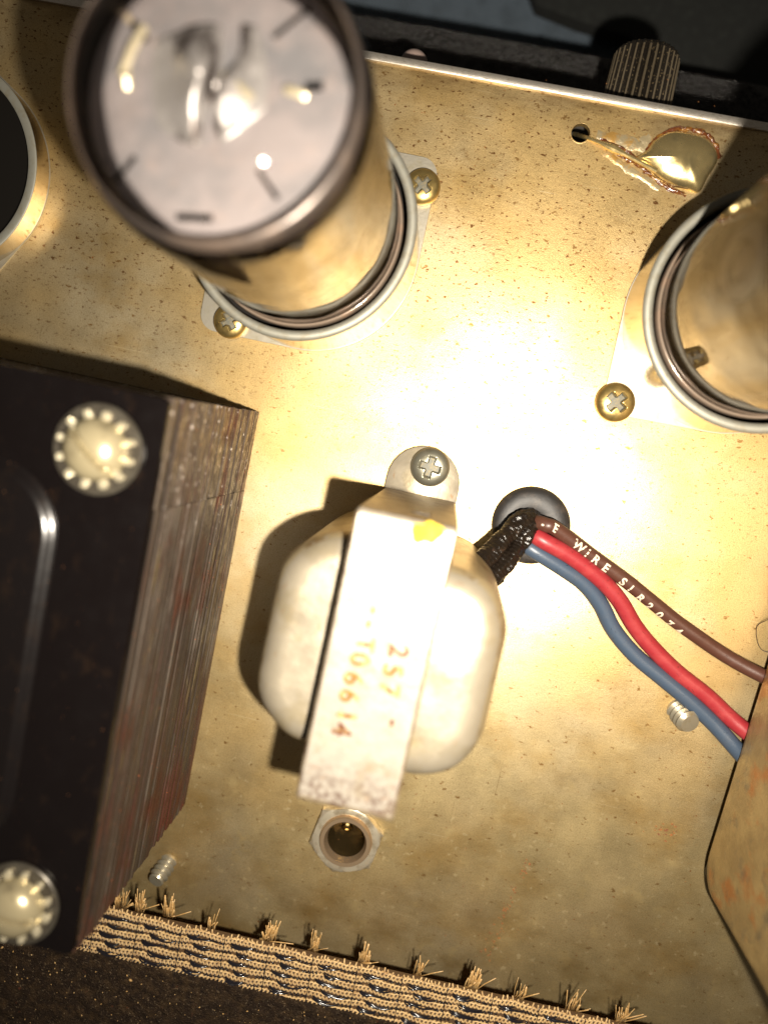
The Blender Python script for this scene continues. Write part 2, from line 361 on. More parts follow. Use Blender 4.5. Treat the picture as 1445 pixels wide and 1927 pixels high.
flk = bmesh.new()
def flake(px, py, s_):
    p = LP(px, py); n_ = random.randint(4, 6); a0 = random.uniform(0, 6)
    top_ = [(p.x + s_ * random.uniform(.5, 1.2) * math.cos(a0 + 6.283 * i / n_), p.y + .7 * s_ * random.uniform(.5, 1.2) * math.sin(a0 + 6.283 * i / n_)) for i in range(n_)]
    loft(flk, [[(x, y, .001) for x, y in top_], [(x, y, .006 + s_ * .15) for x, y in top_]], False, True)
for i in range(70):
    t = random.random() ** .8; flake(998 - 92 * t + random.gauss(0, 4 + 5 * t), 1612 + 195 * t + random.gauss(0, 4), random.uniform(.008, .024))
for i in range(260): flake(random.uniform(560, 1400), random.uniform(150, 1800), random.uniform(.004, .012))
for i in range(110): flake(random.gauss(1190, 110), random.gauss(1010, 90), random.uniform(.006, .016))
for i in range(26): flake(random.gauss(1256, 14), random.gauss(1566, 8), random.uniform(.01, .03))
o = obj('rust_flakes', flk, M('orange_rust', (.26, .10, .025), 0, .7, layers=[(20, O1, .45, .6, (.14, .05, .02), 2)]), chassis, False); o['kind'] = 'stuff'
# solder joint with a bus wire from the small hole
sj = thing('solder_joint', 'shiny gold solder blob with amber flux, wire running into the small hole', 'solder joint', P0(1290, 300), 0)
def SL(px, py, z=0.): return W(px, py, z) - sj.location
out = [(1190, 300), (1215, 283), (1232, 262), (1262, 248), (1300, 252), (1330, 262), (1346, 282), (1348, 305), (1330, 335), (1314, 362), (1290, 358), (1262, 350), (1236, 335), (1212, 312)]
cx0 = Vector((0, 0, 0)); pts = [SL(*p) for p in out]; cen = SL(1285, 305)
sm = smooth_path(pts + [pts[0]], 6)[:-1]
bm = bmesh.new(); rings = []
for k in range(9):
    f = math.cos(math.pi / 2 * k / 9.3); h = .21 * math.sin(math.pi / 2 * k / 9.3) + .004
    rings.append([Vector((cen.x + (p.x - cen.x) * f, cen.y + (p.y - cen.y) * f, h + .008 * noise.noise((p.x * 3, p.y * 3, k * .3)))) for p in sm])
loft(bm, rings, False, True); obj('solder_blob', bm, m_solder, sj, True, 80)
path = smooth_path([SL(1080, 252, -.5), SL(1100, 258, -.05), SL(1122, 266, .05), SL(1160, 283, .07), SL(1200, 303, .09), SL(1235, 322, .11)], 8)
bm = bmesh.new(); tube(bm, path, lambda t: .034 + .030 * max(0, math.sin((t - .45) * 14)) * (t > .45) * (t < .68) + .05 * max(0, t - .8), 10); obj('bus_wire', bm, m_solder, sj)
bm = bmesh.new()
def crust(bm, pl, width, hgt, n=5, dens=10, closed=False):
    pp = smooth_path(pl, dens); rr = []
    for i, (p, t, s, u) in enumerate(frames(pp)):
        wv = width * (.6 + .8 * noise.noise((p.x * 6, p.y * 6, 3)) + .35)
        rr.append([p + s * (wv * (j / (n - 1) - .5) * 2 + .03 * noise.noise((p.x * 14 + j, p.y * 14, 1))) + Vector((0, 0, .004 + hgt * math.sin(math.pi * j / (n - 1)) * (.6 + .8 * abs(noise.noise((p.x * 12, p.y * 12, j))))) ) for j in range(n)])
    loft(bm, rr, False, False, False)
crust(bm, [SL(1128, 262), SL(1165, 278), SL(1195, 296), SL(1214, 288), SL(1228, 268), SL(1255, 247), SL(1290, 242), SL(1325, 252), SL(1347, 275), SL(1352, 300)], .035, .04)
crust(bm, [SL(1150, 284), SL(1180, 300), SL(1210, 318), SL(1235, 340), SL(1262, 356), SL(1290, 368)], .035, .04)
obj('flux_residue', bm, m_flux, sj, True, 60)
bm = bmesh.new()
crust(bm, [SL(1122, 256), SL(1165, 264), SL(1205, 276), SL(1222, 255)], .09, .02)
crust(bm, [SL(1140, 286), SL(1165, 308), SL(1200, 330), SL(1240, 355)], .06, .015)
obj('pale_crust', bm, m_fluxp, sj, True, 60)

# ================================================================ SCREWS
def screw_mesh(r, h, mats, name='screw', rota=.5):
    bm = bmesh.new(); ca, sa = math.cos(rota), math.sin(rota)
    def cross(x, y):
        u, v = abs(x * ca + y * sa), abs(-x * sa + y * ca)
        a, b = max(u, v), min(u, v)
        if a > r * .56: return 0.
        wd = r * (.15 + .05 * a / r)
        c_ = r * .27                           # filleted centre
        d = min(b - wd, math.hypot(u, v) - c_)
        e = max(0., min(1., (-d) / (r * .05) + .5))
        return e * min(1., (r * .60 - a) / (r * .12))
    def zf(x, y):
        q = math.hypot(x, y) / r
        return h * (.35 + .65 * math.sqrt(max(0, 1 - q ** 2.6))) - cross(x, y) * h * .62
    polar(bm, r, 34, 96, zf, lambda x, y: 1 if cross(x, y) > .55 else 0)
    return obj(name, bm, mats, None, True, 50)
def screw(px, py, z, r, h, mats, label, ra, group):
    o = screw_mesh(r, h, mats, 'screw', ra); o.location = W(px, py, z + h * .5); o.location.z = z
    o.rotation_euler = (random.uniform(-.03, .03), random.uniform(-.03, .03), 0)
    return tag(o, label, 'screw', group)
SG = 'brass coloured cross-head screws holding the tube sockets'
screw(795, 350, .085, .285, .19, [m_brass, m_recess], 'brass screw right of the nearest glass tube, close to the centre top of the plate', .75, SG)
screw(433, 604, .085, .285, .19, [m_brass, m_recess], 'brass screw below the big blurred tube, above the black transformer', .45, SG)
screw(1158, 757, .085, .315, .19, [m_brass, m_recess], 'brass screw beside the polished socket at the right edge of the photo', .70, SG)
screw(809, 879, .11, .325, .20, [m_zinc, m_recess], 'grey zinc cross-head screw in the tab of the small transformer bracket', 1.25, 'zinc screw')

# ================================================================ TUBES AND SOCKETS
def make_socket(label, c, rz):
    t = thing('tube_socket', label, 'tube socket', c, rz, 'metal tube sockets on the chassis')
    # rhombic flange with ears
    hs = 1.98 if True else 0
    lp = []
    ex, rr = 2.02, .28
    def arc(cx, cy, r, a0, a1, n=10): return [(cx + r * math.cos(a0 + (a1 - a0) * i / n), cy + r * math.sin(a0 + (a1 - a0) * i / n)) for i in range(n + 1)]
    th = math.acos((1.71 - rr) / ex)
    lp = arc(ex, 0, rr, -th, th) + arc(0, 0, 1.71, th, math.pi - th, 24) + arc(-ex, 0, rr, math.pi - th, math.pi + th) + arc(0, 0, 1.71, math.pi + th, 2 * math.pi - th, 24)
    me = flat_with_holes('mounting_flange', [lp], .07); o = link('mounting_flange', me, t, False, m_flange); o.location = (0, 0, .075)
    bm = bmesh.new(); lathe(bm, [(1.70, .076), (1.69, .3), (1.68, 1.40), (1.60, 1.44), (1.60, .2)], 96); obj('skirt', bm, m_skirt, t)
    bm = bmesh.new()
    prof = [(1.655 + .075 * math.cos(a), 1.48 + .06 * math.sin(a)) for a in [2 * math.pi * i / 14 for i in range(14)]]
    lathe(bm, prof, 96, closed=True); obj('rim', bm, m_rim, t, True, None)
    bm = bmesh.new(); lathe(bm, [(1.595, .1), (1.595, .95), (1.2, .9), (.01, .9)], 64); obj('insulator', bm, m_pit, t)
    return t
rzs = R(32.5)
def slotpts(cx, cy, L_, w_, a):
    c, s = math.cos(a), math.sin(a)
    return [(cx + x * c - y * s, cy + x * s + y * c) for x, y in ((-L_ / 2, -w_ / 2), (L_ / 2, -w_ / 2), (L_ / 2 * 1.05, 0), (L_ / 2, w_ / 2), (-L_ / 2, w_ / 2), (-L_ / 2 * 1.05, 0))]
def make_tube(label, c):
    t = thing('vacuum_tube', label, 'vacuum tube', c, 0, 'glass vacuum tubes in round sockets')
    bm = bmesh.new()
    pr = [(1.40, .95), (1.47, 1.3), (1.485, 2.2), (1.485, 5.3)]
    for i in range(1, 13):
        a = math.pi / 2 * i / 12
        pr.append((max(.003, .42 + (1.485 - .42) * math.cos(a) if i < 12 else .42), 5.3 + .95 * math.sin(a)))
    pr += [(.25, 6.26), (.12, 6.27), (.004, 6.27)]
    lathe(bm, pr, 96); obj('glass_envelope', bm, m_glass, t, True, None)
    bm = bmesh.new()
    prof = [(1.49 + .035 * math.cos(a), 1.36 + .13 * math.sin(a)) for a in [2 * math.pi * i / 12 for i in range(12)]]
    lathe(bm, prof, 96, closed=True); obj('glass_foot', bm, m_glassfoot, t, True, None)
    bm = bmesh.new(); lathe(bm, [(1.36, .95), (1.40, 1.1), (1.41, 2.6), (1.41, 5.1), (1.39, 5.24), (1.34, 5.25), (1.30, 1.0)], 96); obj('reflection_sleeve', bm, m_shell, t, True, 60)  # added sleeve, its tan standing in for the plate reflected in the glass
    bm = bmesh.new(); lathe(bm, [(1.395, 5.16), (1.450, 5.22), (1.458, 5.36), (1.43, 5.60), (1.36, 5.80), (1.35, 5.78), (1.40, 5.5), (1.42, 5.3), (1.38, 5.2)], 96); obj('getter_flash', bm, m_getter, t, True, None)
    k = PXC / 1.7
    def rel(px, py): return ((px - 418) * k, -(py - 212) * k)
    holes = []
    for (px, py, L_, w_, a) in ((230, 328, .40, .07, 48), (365, 412, .36, .075, -4), (503, 357, .34, .05, -56), (552, 78, .44, .07, 35), (590, 190, .17, .10, 0), (262, 70, .40, .07, -50)):
        x, y = rel(px, py); holes.append(slotpts(x, y, L_, w_, R(a)))
    me = flat_with_holes('mica_disc', [circ(0, 0, 1.285, 72)] + holes, .05); o = link('mica_disc', me, t, False, m_mica); o.location = (0, 0, 5.48)
    bm = bmesh.new(); lathe(bm, [(.01, 0), (.75, 0), (.75, .9), (.01, .9)], 20); o = obj('anode', bm, m_dark, t, True, 40, loc=(0, 0, 4.3)); 
    # dished getter tray standing on the mica
    bm = bmesh.new()
    def zf(x, y):
        r_ = math.hypot(x / .36, y / .58); a = math.atan2(y, x)
        cr = .20 * math.exp(-((x - .10 - .12 * math.sin(y * 4)) / .07) ** 2) * (abs(y) < .6)
        return 5.47 + .24 * math.exp(-r_ * r_ * 1.3) - cr + .05 * math.sin(3 * a + r_ * 3) * min(1, r_) * max(0, 1.35 - r_)
    polar(bm, .62, 22, 64, zf, z0=5.44, c=(-.10, .18), rim=lambda a: 1 + .16 * math.sin(2 * a + 1.2) + .08 * math.sin(3 * a)); obj('getter_tray', bm, m_foil, t, True, None)
    for (px, py, l, a) in ((262, 120, .5, 62), (250, 170, .16, 90), (455, 190, .34, -40), (560, 205, .2, -20)):
        bm = bmesh.new(); x, y = rel(px, py); c_, s_ = math.cos(R(a)), math.sin(R(a))
        tube(bm, [Vector((x - l / 2 * c_, y - l / 2 * s_, 5.515)), Vector((x, y, 5.55)), Vector((x + l / 2 * c_, y + l / 2 * s_, 5.515))], .045, 8)
        obj('support_rod', bm, m_star, t)
    return t
m_glassfoot = M('dark_glass_foot', (.22, .17, .13), .2, .18, layers=[(3, O1, .5, .7, (.30, .20, .14), 3)], coat=.7)
cA, cB, cC = P0(597, 465), P0(1372, 615), P0(-84, 322)
make_socket('metal ring socket under the tall blurred tube, two brass screws in its ears', cA, rzs)
make_socket('polished metal ring socket cut off by the right edge of the photo', cB, R(180 + 33.5))
sC = make_socket('dim metal ring socket at the left edge, in the shade of the tall tube', cC, rzs); sC.scale = (1, 1, .32); sC.rotation_euler.z += R(57)
tA = make_tube('tall glass tube with silvery slotted disc on top, blurred and near the lens', cA)
tB = copy_tree(tA); tB.location = cB; tB['label'] = 'glass tube at the right edge, with a tan sleeve and pale ring modelled as its reflections'
# added pale ring, painting in a reflection on the right tube's side
bm = bmesh.new()
import mathutils
def torus(bm, c, nrm, r, rr, n=32, m=8):
    q = Vector((0, 0, 1)).rotation_difference(nrm)
    rings = [[Vector(c) + q @ Vector(((r + rr * math.cos(2 * math.pi * j / m)) * math.cos(2 * math.pi * i / n), (r + rr * math.cos(2 * math.pi * j / m)) * math.sin(2 * math.pi * i / n), rr * math.sin(2 * math.pi * j / m))) for j in range(m)] for i in range(n + 1)]
    loft(bm, rings, False, False)
def on_tube(px, py, rad, c):
    z = .5
    while z < 6:
        p = W(px, py, z) - c
        if math.hypot(p.x, p.y) < rad: return p
        z += .01
    return p
gp = W(1394, 492, 3) - cB
for k_ in range(600):                       # where the sight line enters the tube's side, from above
    z_ = 5.2 - k_ * .008; gp = W(1394, 492, z_) - cB
    if math.hypot(gp.x, gp.y) < 1.435: break
dn = Vector((gp.x, gp.y, 0)).normalized(); gc = Vector(gp)
torus(bm, (0, 0, 0), Vector((0, 0, 1)), .31, .085)
r_ = bmesh.ops.create_uvsphere(bm, u_segments=16, v_segments=8, radius=.16)
for v in r_['verts']: v.co.z *= .25
s_ = Vector((-dn.y, dn.x, 0))
for v in bm.verts:
    x, y, z = v.co.x, v.co.y * 1.55, v.co.z * .6
    v.co = Matrix.Rotation(x / 1.42, 3, 'Z') @ (dn * (1.43 + z)) + Vector((0, 0, gc.z + y))
o = obj('ring_reflection', bm, m_pale, tB)
# ================================================================ POWER TRANSFORMER (left, black)
A, B = P0(490, 776), P0(350, 1512)
ya = (A - B); Lpt = ya.length; angp = math.atan2(ya.y, ya.x) - math.pi / 2
pt = thing('power_transformer', 'large black power transformer with rusty laminated side', 'transformer', B, angp)
ip = Matrix.Rotation(-angp, 4, 'Z')
def TL(px, py, z): return ip @ (W(px, py, z) - B)
HT = 4.10; NL = 54
bm = bmesh.new(); seam = Lpt - 1.36
for k in range(NL):
    z0 = HT * k / NL; z1 = HT * (k + 1) / NL - .014
    j = random.uniform(-.022, .010); j2 = random.uniform(-.022, .010)
    e = .0 if k < NL - 4 else -.02
    box(bm, -8, j + e, random.uniform(-.012, .01), seam - .006, z0, z1)
    box(bm, -8, j2 + e + .004, seam + .006, Lpt + random.uniform(-.012, .01), z0, z1)
o = obj('laminations', bm, m_lam, pt, False); o['kind'] = 'stuff'
bm = bmesh.new(); box(bm, -7.9, -.03, .04, Lpt - .03, .01, HT - .02); obj('core', bm, m_bbox, pt, False)
bm = bmesh.new()
bx = rrect(4, (Lpt - .02) / 2, .10, 5, HT + .002, -4.02, Lpt / 2)
rings = [bx, [(x, y, HT + .07) for x, y, z in bx]] + [[(x * .998 - .008, (y - Lpt / 2) * .996 + Lpt / 2, HT + .10) for x, y, z in bx]]
loft(bm, rings); obj('flange_plate', bm, m_black, pt, True, 40)
bm = bmesh.new(); rings = []
for i in range(17):
    t = i / 16; w_ = .17 * t; rings.append([(x + .015 * noise.noise((x, y, 1)), y, z) for x, y, z in rrect(3.4 - w_, (Lpt - 2.1) / 2 - w_, max(.9 - w_, .10), 12, HT + .10 + .085 * (.5 - .5 * math.cos(math.pi * t)), -1.08 - 3.4, Lpt / 2 - .05)])
rings.append(rrect(1.2, (Lpt - 4.) / 2, .2, 12, HT + .19, -1.08 - 3.4, Lpt / 2))
loft(bm, rings); obj('end_bell', bm, m_bell, pt, True, None)
def bolt(px, py, z, label, slot, sc_=1.):
    t = thing('transformer_bolt', label, 'bolt', W(px, py, z + .1), slot, 'slotted bolts on the black transformer'); t.location.z = z
    t.scale = (sc_,) * 3
    bm = bmesh.new(); lathe(bm, [(.20, 0), (.53, 0), (.545, .02), (.545, .05), (.53, .065), (.2, .06)], 64); obj('flat_washer', bm, m_wash, t)
    bm = bmesh.new(); n = 12
    for i in range(n):
        a = 2 * math.pi * i / n; c_, s_ = math.cos(a), math.sin(a)
        pp = []
        for (rr, hw, zz) in ((.30, .05, .085), (.40, .05, .10), (.46, .042, .12), (.475, .02, .10)):
            pp.append([(rr * c_ - q * s_, rr * s_ + q * c_, z2) for q, z2 in ((-hw, .068), (hw, .068), (hw * .9, zz + .02), (0, zz + .035), (-hw * .9, zz + .02))])
        loft(bm, pp)
    lathe(bm, [(.28, .07), (.36, .07), (.36, .10), (.28, .10)], 48)
    obj('star_washer', bm, m_star, t, True, 50)
    bm = bmesh.new()
    def zf(x, y):
        q = math.hypot(x, y) / .375; h = .10 + .27 * math.sqrt(max(0, 1 - min(1, q) ** 2.2))
        return h - (.12 * max(0, min(1, (.042 - abs(y)) / .008 + .5)))
    polar(bm, .375, 40, 90, zf, z0=.08); obj('bolt_head', bm, m_bolt, t, True, 55)
    return t
bolt(180, 846, HT + .10, 'slotted bolt with star washer at the upper corner of the black transformer', R(-50))
bolt(28, 1706, HT + .10, 'glaring slotted bolt with star washer at the lower left corner of the photo', R(-20))

# ================================================================ SMALL TRANSFORMER (centre)
cen = P0(750, 1117); angs = R(-12.3)
st = thing('output_transformer', 'small silver transformer in a scratched metal strap, stamped numbers on top', 'transformer', cen, angs)
isr = Matrix.Rotation(-angs, 4, 'Z')
def ST(px, py, z): return isr @ (W(px, py, z) - cen)
hw, hl, zt = .615, 1.75, 4.03
bm = bmesh.new()
def slab(path, w0, th, bmx, nseg=6):
    """bent strap: path in the yz plane, width along x, thickness inward"""
    fr = []
    for i, (y, z) in enumerate(path):
        a = Vector(path[max(i - 1, 0)]); b = Vector(path[min(i + 1, len(path) - 1)]); t = (b - a).normalized(); n = Vector((-t.y, t.x))
        fr.append((Vector((y, z)), n))
    b_ = .035; rings = []
    for p, n in fr:
        ring = []
        for (x, d) in ((-w0, b_), (-w0 + b_, 0), (w0 - b_, 0), (w0, b_), (w0, th - b_), (w0 - b_, th), (-w0 + b_, th), (-w0, th - b_)):
            q = p - n * (-1) * (-d) if False else p + n * (-d)
            ring.append((x, q.x, q.y))
        rings.append(ring)
    loft(bmx, rings)
def rc(cy, cz, r, a0, a1, n=5): return [(cy + r * math.cos(R(a0 + (a1 - a0) * i / n)), cz + r * math.sin(R(a0 + (a1 - a0) * i / n))) for i in range(n + 1)]
rr = .09
hb = hl + .22
top = [(-hb, .12)] + [(-hb, 1.5), (-hb, 3.)] + rc(-hb + rr, zt - rr, rr, 180, 90) + [(-hb + .6, zt - .004), (0, zt - .012), (hl - .6, zt)] + rc(hl - rr, zt - rr, rr, 90, 0) + [(hl, 3.), (hl, 1.5), (hl, .12)]
slab(top, hw, .10, bm)
for v in bm.verts:
    v.co.x += .012 * noise.noise(v.co * 2.1); v.co.z += .010 * noise.noise(v.co * 1.7 + Vector((4, 0, 0)))
bm.normal_update()
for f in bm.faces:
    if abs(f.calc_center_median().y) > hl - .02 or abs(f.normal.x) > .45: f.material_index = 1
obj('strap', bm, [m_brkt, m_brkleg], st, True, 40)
for s, yy, nm in ((1, hl, 'mounting_tab'), (-1, -hl - .22, 'mounting_tab')):
    bm = bmesh.new(); lp = [(-hw, -.12), (hw, -.12), (hw, .2)] + [(hw * math.cos(a), .2 + .62 * math.sin(a)) for a in [math.pi * i / 14 for i in range(1, 14)]] + [(-hw, .2)]
    rings = [[(x, yy + s * y, z) for x, y in lp] for z in (.012, .10)] + [[(x * .97, yy + s * (.15 + (y - .15) * .97), .115) for x, y in lp]]
    loft(bm, rings); obj(nm, bm, m_cover, st, True, 40)
# slot in the strap's upright, dark
bm = bmesh.new(); box(bm, .0, .26, hl - .02, hl + .012, 3.2, 3.36, .03); obj('leg_slot', bm, m_dark, st)
for s in (-1, 1):
    bm = bmesh.new(); dome(bm, 1.54, 1.43, .85, .25, 3.50 if s < 0 else 3.62, .42, 0 if s < 0 else .0, -.13 - (.08 if s > 0 else 0), 12, 10, .06)
    bmesh.ops.bisect_plane(bm, geom=bm.verts[:] + bm.edges[:] + bm.faces[:], plane_co=(s * .63, 0, 0), plane_no=(-s, 0, 0), clear_outer=True)
    bmesh.ops.holes_fill(bm, edges=[e for e in bm.edges if e.is_boundary])
    bm.normal_update()
    for f in bm.faces:
        if abs(f.normal.z) < .55: f.material_index = 1
    obj('coil_cover', bm, [m_cover, m_coverside], st, True, 60)
bm = bmesh.new(); box(bm, -.60, .60, -1.63, 1.63, .13, 3.86, .03); obj('core', bm, m_bbox, st)
bm = bmesh.new(); lp = rrect(.17, .17, .12, 6, 0, 0, 0)
mp = ST(803, 1003, zt)
def zf(x, y): return .010 + .006 * math.cos(math.hypot(x, y) * 9)
polar(bm, .16, 5, 28, zf, z0=.0, rim=lambda a: 1 + .25 * math.sin(2 * a + 1) + .12 * math.sin(5 * a)); o = obj('paint_dab', bm, m_yel, st, loc=(mp.x, mp.y, zt + .004))
def stamp(s, px, py, size, mat, spacing=1.):
    me = text_mesh(s, size, spacing)
    p = ST(px, py, zt)
    o = link('stamped_number', me, st, False, mat); o.location = (p.x, p.y, zt + .006); o.rotation_euler = (0, 0, R(-86)); return o
for ch, px, py, mat in (('-', 693, 1140, m_stamp), ('-', 684, 1166, m_stamp), ('T', 674, 1197, m_stamp), ('0', 662, 1226, m_stamp), ('6', 650, 1262, m_stamp), ('6', 642, 1295, m_stamp), ('1', 637, 1332, m_stamp), ('4', 628, 1358, m_stamp2),
                        ('2', 735, 1210, m_stamp2), ('5', 724, 1247, m_stamp), ('7', 718, 1283, m_stamp), ('-', 728, 1352, m_stamp2)):
    stamp(ch, px, py, .30 if ch in '-T' else .33, mat)

# ================================================================ GROMMET, SLEEVES, WIRES
g = thing('rubber_grommet', 'round black rubber grommet where the wires leave the chassis', 'grommet', P0(998, 988))
bm = bmesh.new()
pr = [(.20, -.15), (.20, .10), (.22, .16), (.28, .185), (.42, .20), (.54, .185), (.615, .14), (.65, .06), (.64, .004)]
lathe(bm, pr, 64); obj('ring', bm, m_rubber, g, True, None)
bm = bmesh.new(); lathe(bm, [(.38, -.14), (.01, -.14)], 32); obj('dark_hole', bm, m_dark, g)

def sleeve(pts, label):
    path = smooth_path(pts, 10); bm = bmesh.new()
    fr = frames(path); n = 36
    L_ = [0]
    for a, b in zip(path[:-1], path[1:]): L_.append(L_[-1] + (b - a).length)
    # resample finely, woven surface relief
    rings = []
    N_ = 200
    for q in range(N_ + 1):
        s = L_[-1] * q / N_; i = max(k for k in range(len(L_)) if L_[k] <= s + 1e-9); i = min(i, len(path) - 2); f = (s - L_[i]) / max(1e-6, L_[i + 1] - L_[i])
        p = path[i].lerp(path[i + 1], f); sd = fr[i][2].lerp(fr[i + 1][2], f); u = fr[i][3].lerp(fr[i + 1][3], f)
        ring = []
        for k in range(n):
            a = 2 * math.pi * k / n
            r0 = .150 + .007 * math.sin(s * 42 + 4 * a) * math.sin(s * 42 - 4 * a) + .05 * noise.noise((p.x * 6, p.y * 6, k * .25)) + .012 * noise.noise((p.x * 30, p.y * 30, k * 1.5))
            ring.append(p + (sd * math.cos(a) + u * math.sin(a)) * r0)
        rings.append(ring)
    loft(bm, rings); return tag(obj('cloth_sleeve', bm, m_sleeve, None, True, None), label, 'cable sleeve', 'black braided sleeves into the grommet')
sleeve([W(880, 1085, 1.3), W(925, 1040, .9), W(958, 1004, .62), W(985, 978, .48), W(1000, 975, .26), W(1006, 985, -.15)], 'upper black braided sleeve from the small transformer into the grommet')
sleeve([W(905, 1110, 1.2), W(948, 1062, .85), W(972, 1030, .62), W(992, 1000, .48), W(1006, 984, .30), W(1010, 988, -.15)], 'lower black braided sleeve, nearest to the coloured wires')

def fuzz(bm, path, r, n, mi=1):
    for _ in range(n):
        i = random.randrange(1, len(path) - 1); p, t, s, u = frames(path[i - 1:i + 2])[1]
        a = random.uniform(0, 2 * math.pi); d = s * math.cos(a) + u * math.sin(a)
        q = p + d * r * .95; l = random.uniform(.03, .09)
        e = q + (d + t * random.uniform(-1, 1) * .8) * l; w_ = t.cross(d).normalized() * .003
        f = bm.faces.new([bm.verts.new(x) for x in (q - w_, q + w_, e)]); f.material_index = mi
def wire(pts, r, mat, label, nf=60):
    path = smooth_path(pts, 22); bm = bmesh.new(); tube(bm, path, r, 20); fuzz(bm, path, r, nf)
    o = obj('wire', bm, [mat, m_hair], None, True, None); tag(o, label, 'wire', 'three coloured wires from the grommet')
    return o, path
rw = .138
wb, pb = wire([W(1000, 984, -.2), W(1008, 982, .34), W(1028, 988, .52), W(1048, 997, .48), W(1115, 1048, .34), W(1177, 1093, .26), W(1224, 1131, .2), W(1271, 1169, .16), W(1310, 1197, .16), W(1349, 1224, .16), W(1392, 1250, .22), W(1440, 1275, .30), W(1500, 1305, .32)], .120, m_wbrown, 'brown wire with cream printed lettering, uppermost of three', 130)
wr, pr_ = wire([W(992, 996, -.2), W(1002, 1004, .32), W(1021, 1017, .48), W(1075, 1048, .42), W(1130, 1091, .32), W(1165, 1130, .26), W(1193, 1177, .2), W(1224, 1216, .17), W(1271, 1263, .16), W(1330, 1310, .16), W(1372, 1350, .2), W(1412, 1384, .28), W(1470, 1435, .3)], .138, m_wred, 'glossy red wire between the brown and the blue wire', 90)
wl, pl_ = wire([W(985, 1012, -.2), W(992, 1026, .26), W(1005, 1036, .36), W(1056, 1068, .32), W(1099, 1099, .26), W(1130, 1138, .2), W(1154, 1185, .16), W(1193, 1232, .15), W(1244, 1275, .16), W(1291, 1314, .18), W(1341, 1361, .2), W(1380, 1404, .26), W(1420, 1450, .28), W(1450, 1485, .3)], .135, m_wblue, 'slate blue wire, lowest of the three coloured wires', 90)
rw = .120
# lettering wrapped round the brown wire
def wrap_text(parent, path, s, size, start, ang0, ang1, slen, mat, r):
    me = text_mesh(s, size, 1.12)
    bm = bmesh.new(); bm.from_mesh(me)
    bmesh.ops.subdivide_edges(bm, edges=bm.edges[:], cuts=1)
    bmesh.ops.triangulate(bm, faces=bm.faces[:])
    L_ = [0]
    for a, b in zip(path[:-1], path[1:]): L_.append(L_[-1] + (b - a).length)
    fr = frames(path)
    for v in bm.verts:
        sarc = start + v.co.x; i = 0
        while i < len(L_) - 2 and L_[i + 1] < sarc: i += 1
        f = (sarc - L_[i]) / (L_[i + 1] - L_[i]); p = path[i].lerp(path[i + 1], f)
        sd = fr[i][2].lerp(fr[i + 1][2], f).normalized(); u = fr[i][3].lerp(fr[i + 1][3], f).normalized()
        tt = min(1, max(0, v.co.x / slen)); a = R(ang0 + (ang1 - ang0) * tt) + (v.co.y - size * .34) / r
        v.co = p + (u * math.cos(a) - sd * math.sin(a)) * (r + .004)
    me2 = bpy.data.meshes.new('printed_lettering'); bm.to_mesh(me2); bm.free()
    return link('printed_lettering', me2, parent, True, mat)
def arcpos(path, target):
    best = min(range(len(path)), key=lambda i: (path[i] - target).length); s = 0
    for i in range(best): s += (path[i + 1] - path[i]).length
    return s
for ch, px, py, a, sz in (('.', 1022, 985, 22, .2), ('E', 1034, 990, 4, .20), ('W', 1072, 1016, 2, .21), ('I', 1096, 1035, 0, .20), ('R', 1110, 1046, -2, .20), ('E', 1131, 1060, -8, .20), ('S', 1166, 1086, -20, .20), ('I', 1184, 1100, -26, .19),
                          ('R', 1203, 1116, -36, .19), ('2', 1224, 1131, -42, .19), ('0', 1243, 1147, -48, .20), ('7', 1263, 1163, -54, .20), ('4', 1281, 1177, -58, .20)):
    wrap_text(wb, pb, ch, sz, arcpos(pb, W(px, py, .52 if px < 1050 else .3)), a, a, .2, m_print, rw)

# ================================================================ RIGHT TRANSFORMER (rusty)
K0, K1 = P0(1313, 1648), P0(1440, 1238)
yk = K1 - K0; angk = math.atan2(yk.y, yk.x) - math.pi / 2
rt = thing('rusty_transformer', 'rust-stained transformer cut off by the lower right edge of the photo', 'transformer', K0, angk)
bm = bmesh.new(); box(bm, 0, 6, 0, 8, .0, 4.8, .22, 4); obj('core', bm, m_bbox, rt)
bm = bmesh.new()
pts2 = [(y, z) for y, z, _ in rrect(3.9, 2.2, .5, 8, 0, 3.9 + .12, 2.2 + .40)]
rings = []
for d, ins in ((.0, 0), (-.08, 0), (-.12, .02), (-.145, .06), (-.155, .14), (-.18, .8)):
    rings.append([(d, 4.0 + (y - 4.0) * (1 - ins / 3.9) + .012 * noise.noise((y * 2, z * 2, 0)), 2.6 + (z - 2.6) * (1 - ins / 2.2) + .012 * noise.noise((y * 2, z * 2, 5))) for y, z in pts2])
loft(bm, rings, False, True); obj('end_bell', bm, m_rust, rt, True, 60)

# ================================================================ JACK AND SCREW TIPS
jt = thing('jack_bushing', 'hexagonal nut and bushing of a jack below the small transformer', 'jack', P0(653, 1572), 0)
bm = bmesh.new(); hexp = [(.665 * math.cos(R(60 * i + 8)), .665 * math.sin(R(60 * i + 8))) for i in range(6)]
def hexring(sc_, z, n=8):
    o_ = []
    for i in range(6):
        a, b = hexp[i], hexp[(i + 1) % 6]
        for k in range(n): o_.append(((a[0] + (b[0] - a[0]) * k / n) * sc_, (a[1] + (b[1] - a[1]) * k / n) * sc_, z))
    return o_
def hexclip(rmax, z):
    o_ = []
    for x, y, _ in hexring(1, 0):
        q = math.hypot(x, y); f = min(1, rmax / q); o_.append((x * f, y * f, z))
    return o_
def cring(r, z):
    return [((r) * math.cos(math.atan2(y, x)), r * math.sin(math.atan2(y, x)), z) for x, y, _ in hexring(1, 0)]
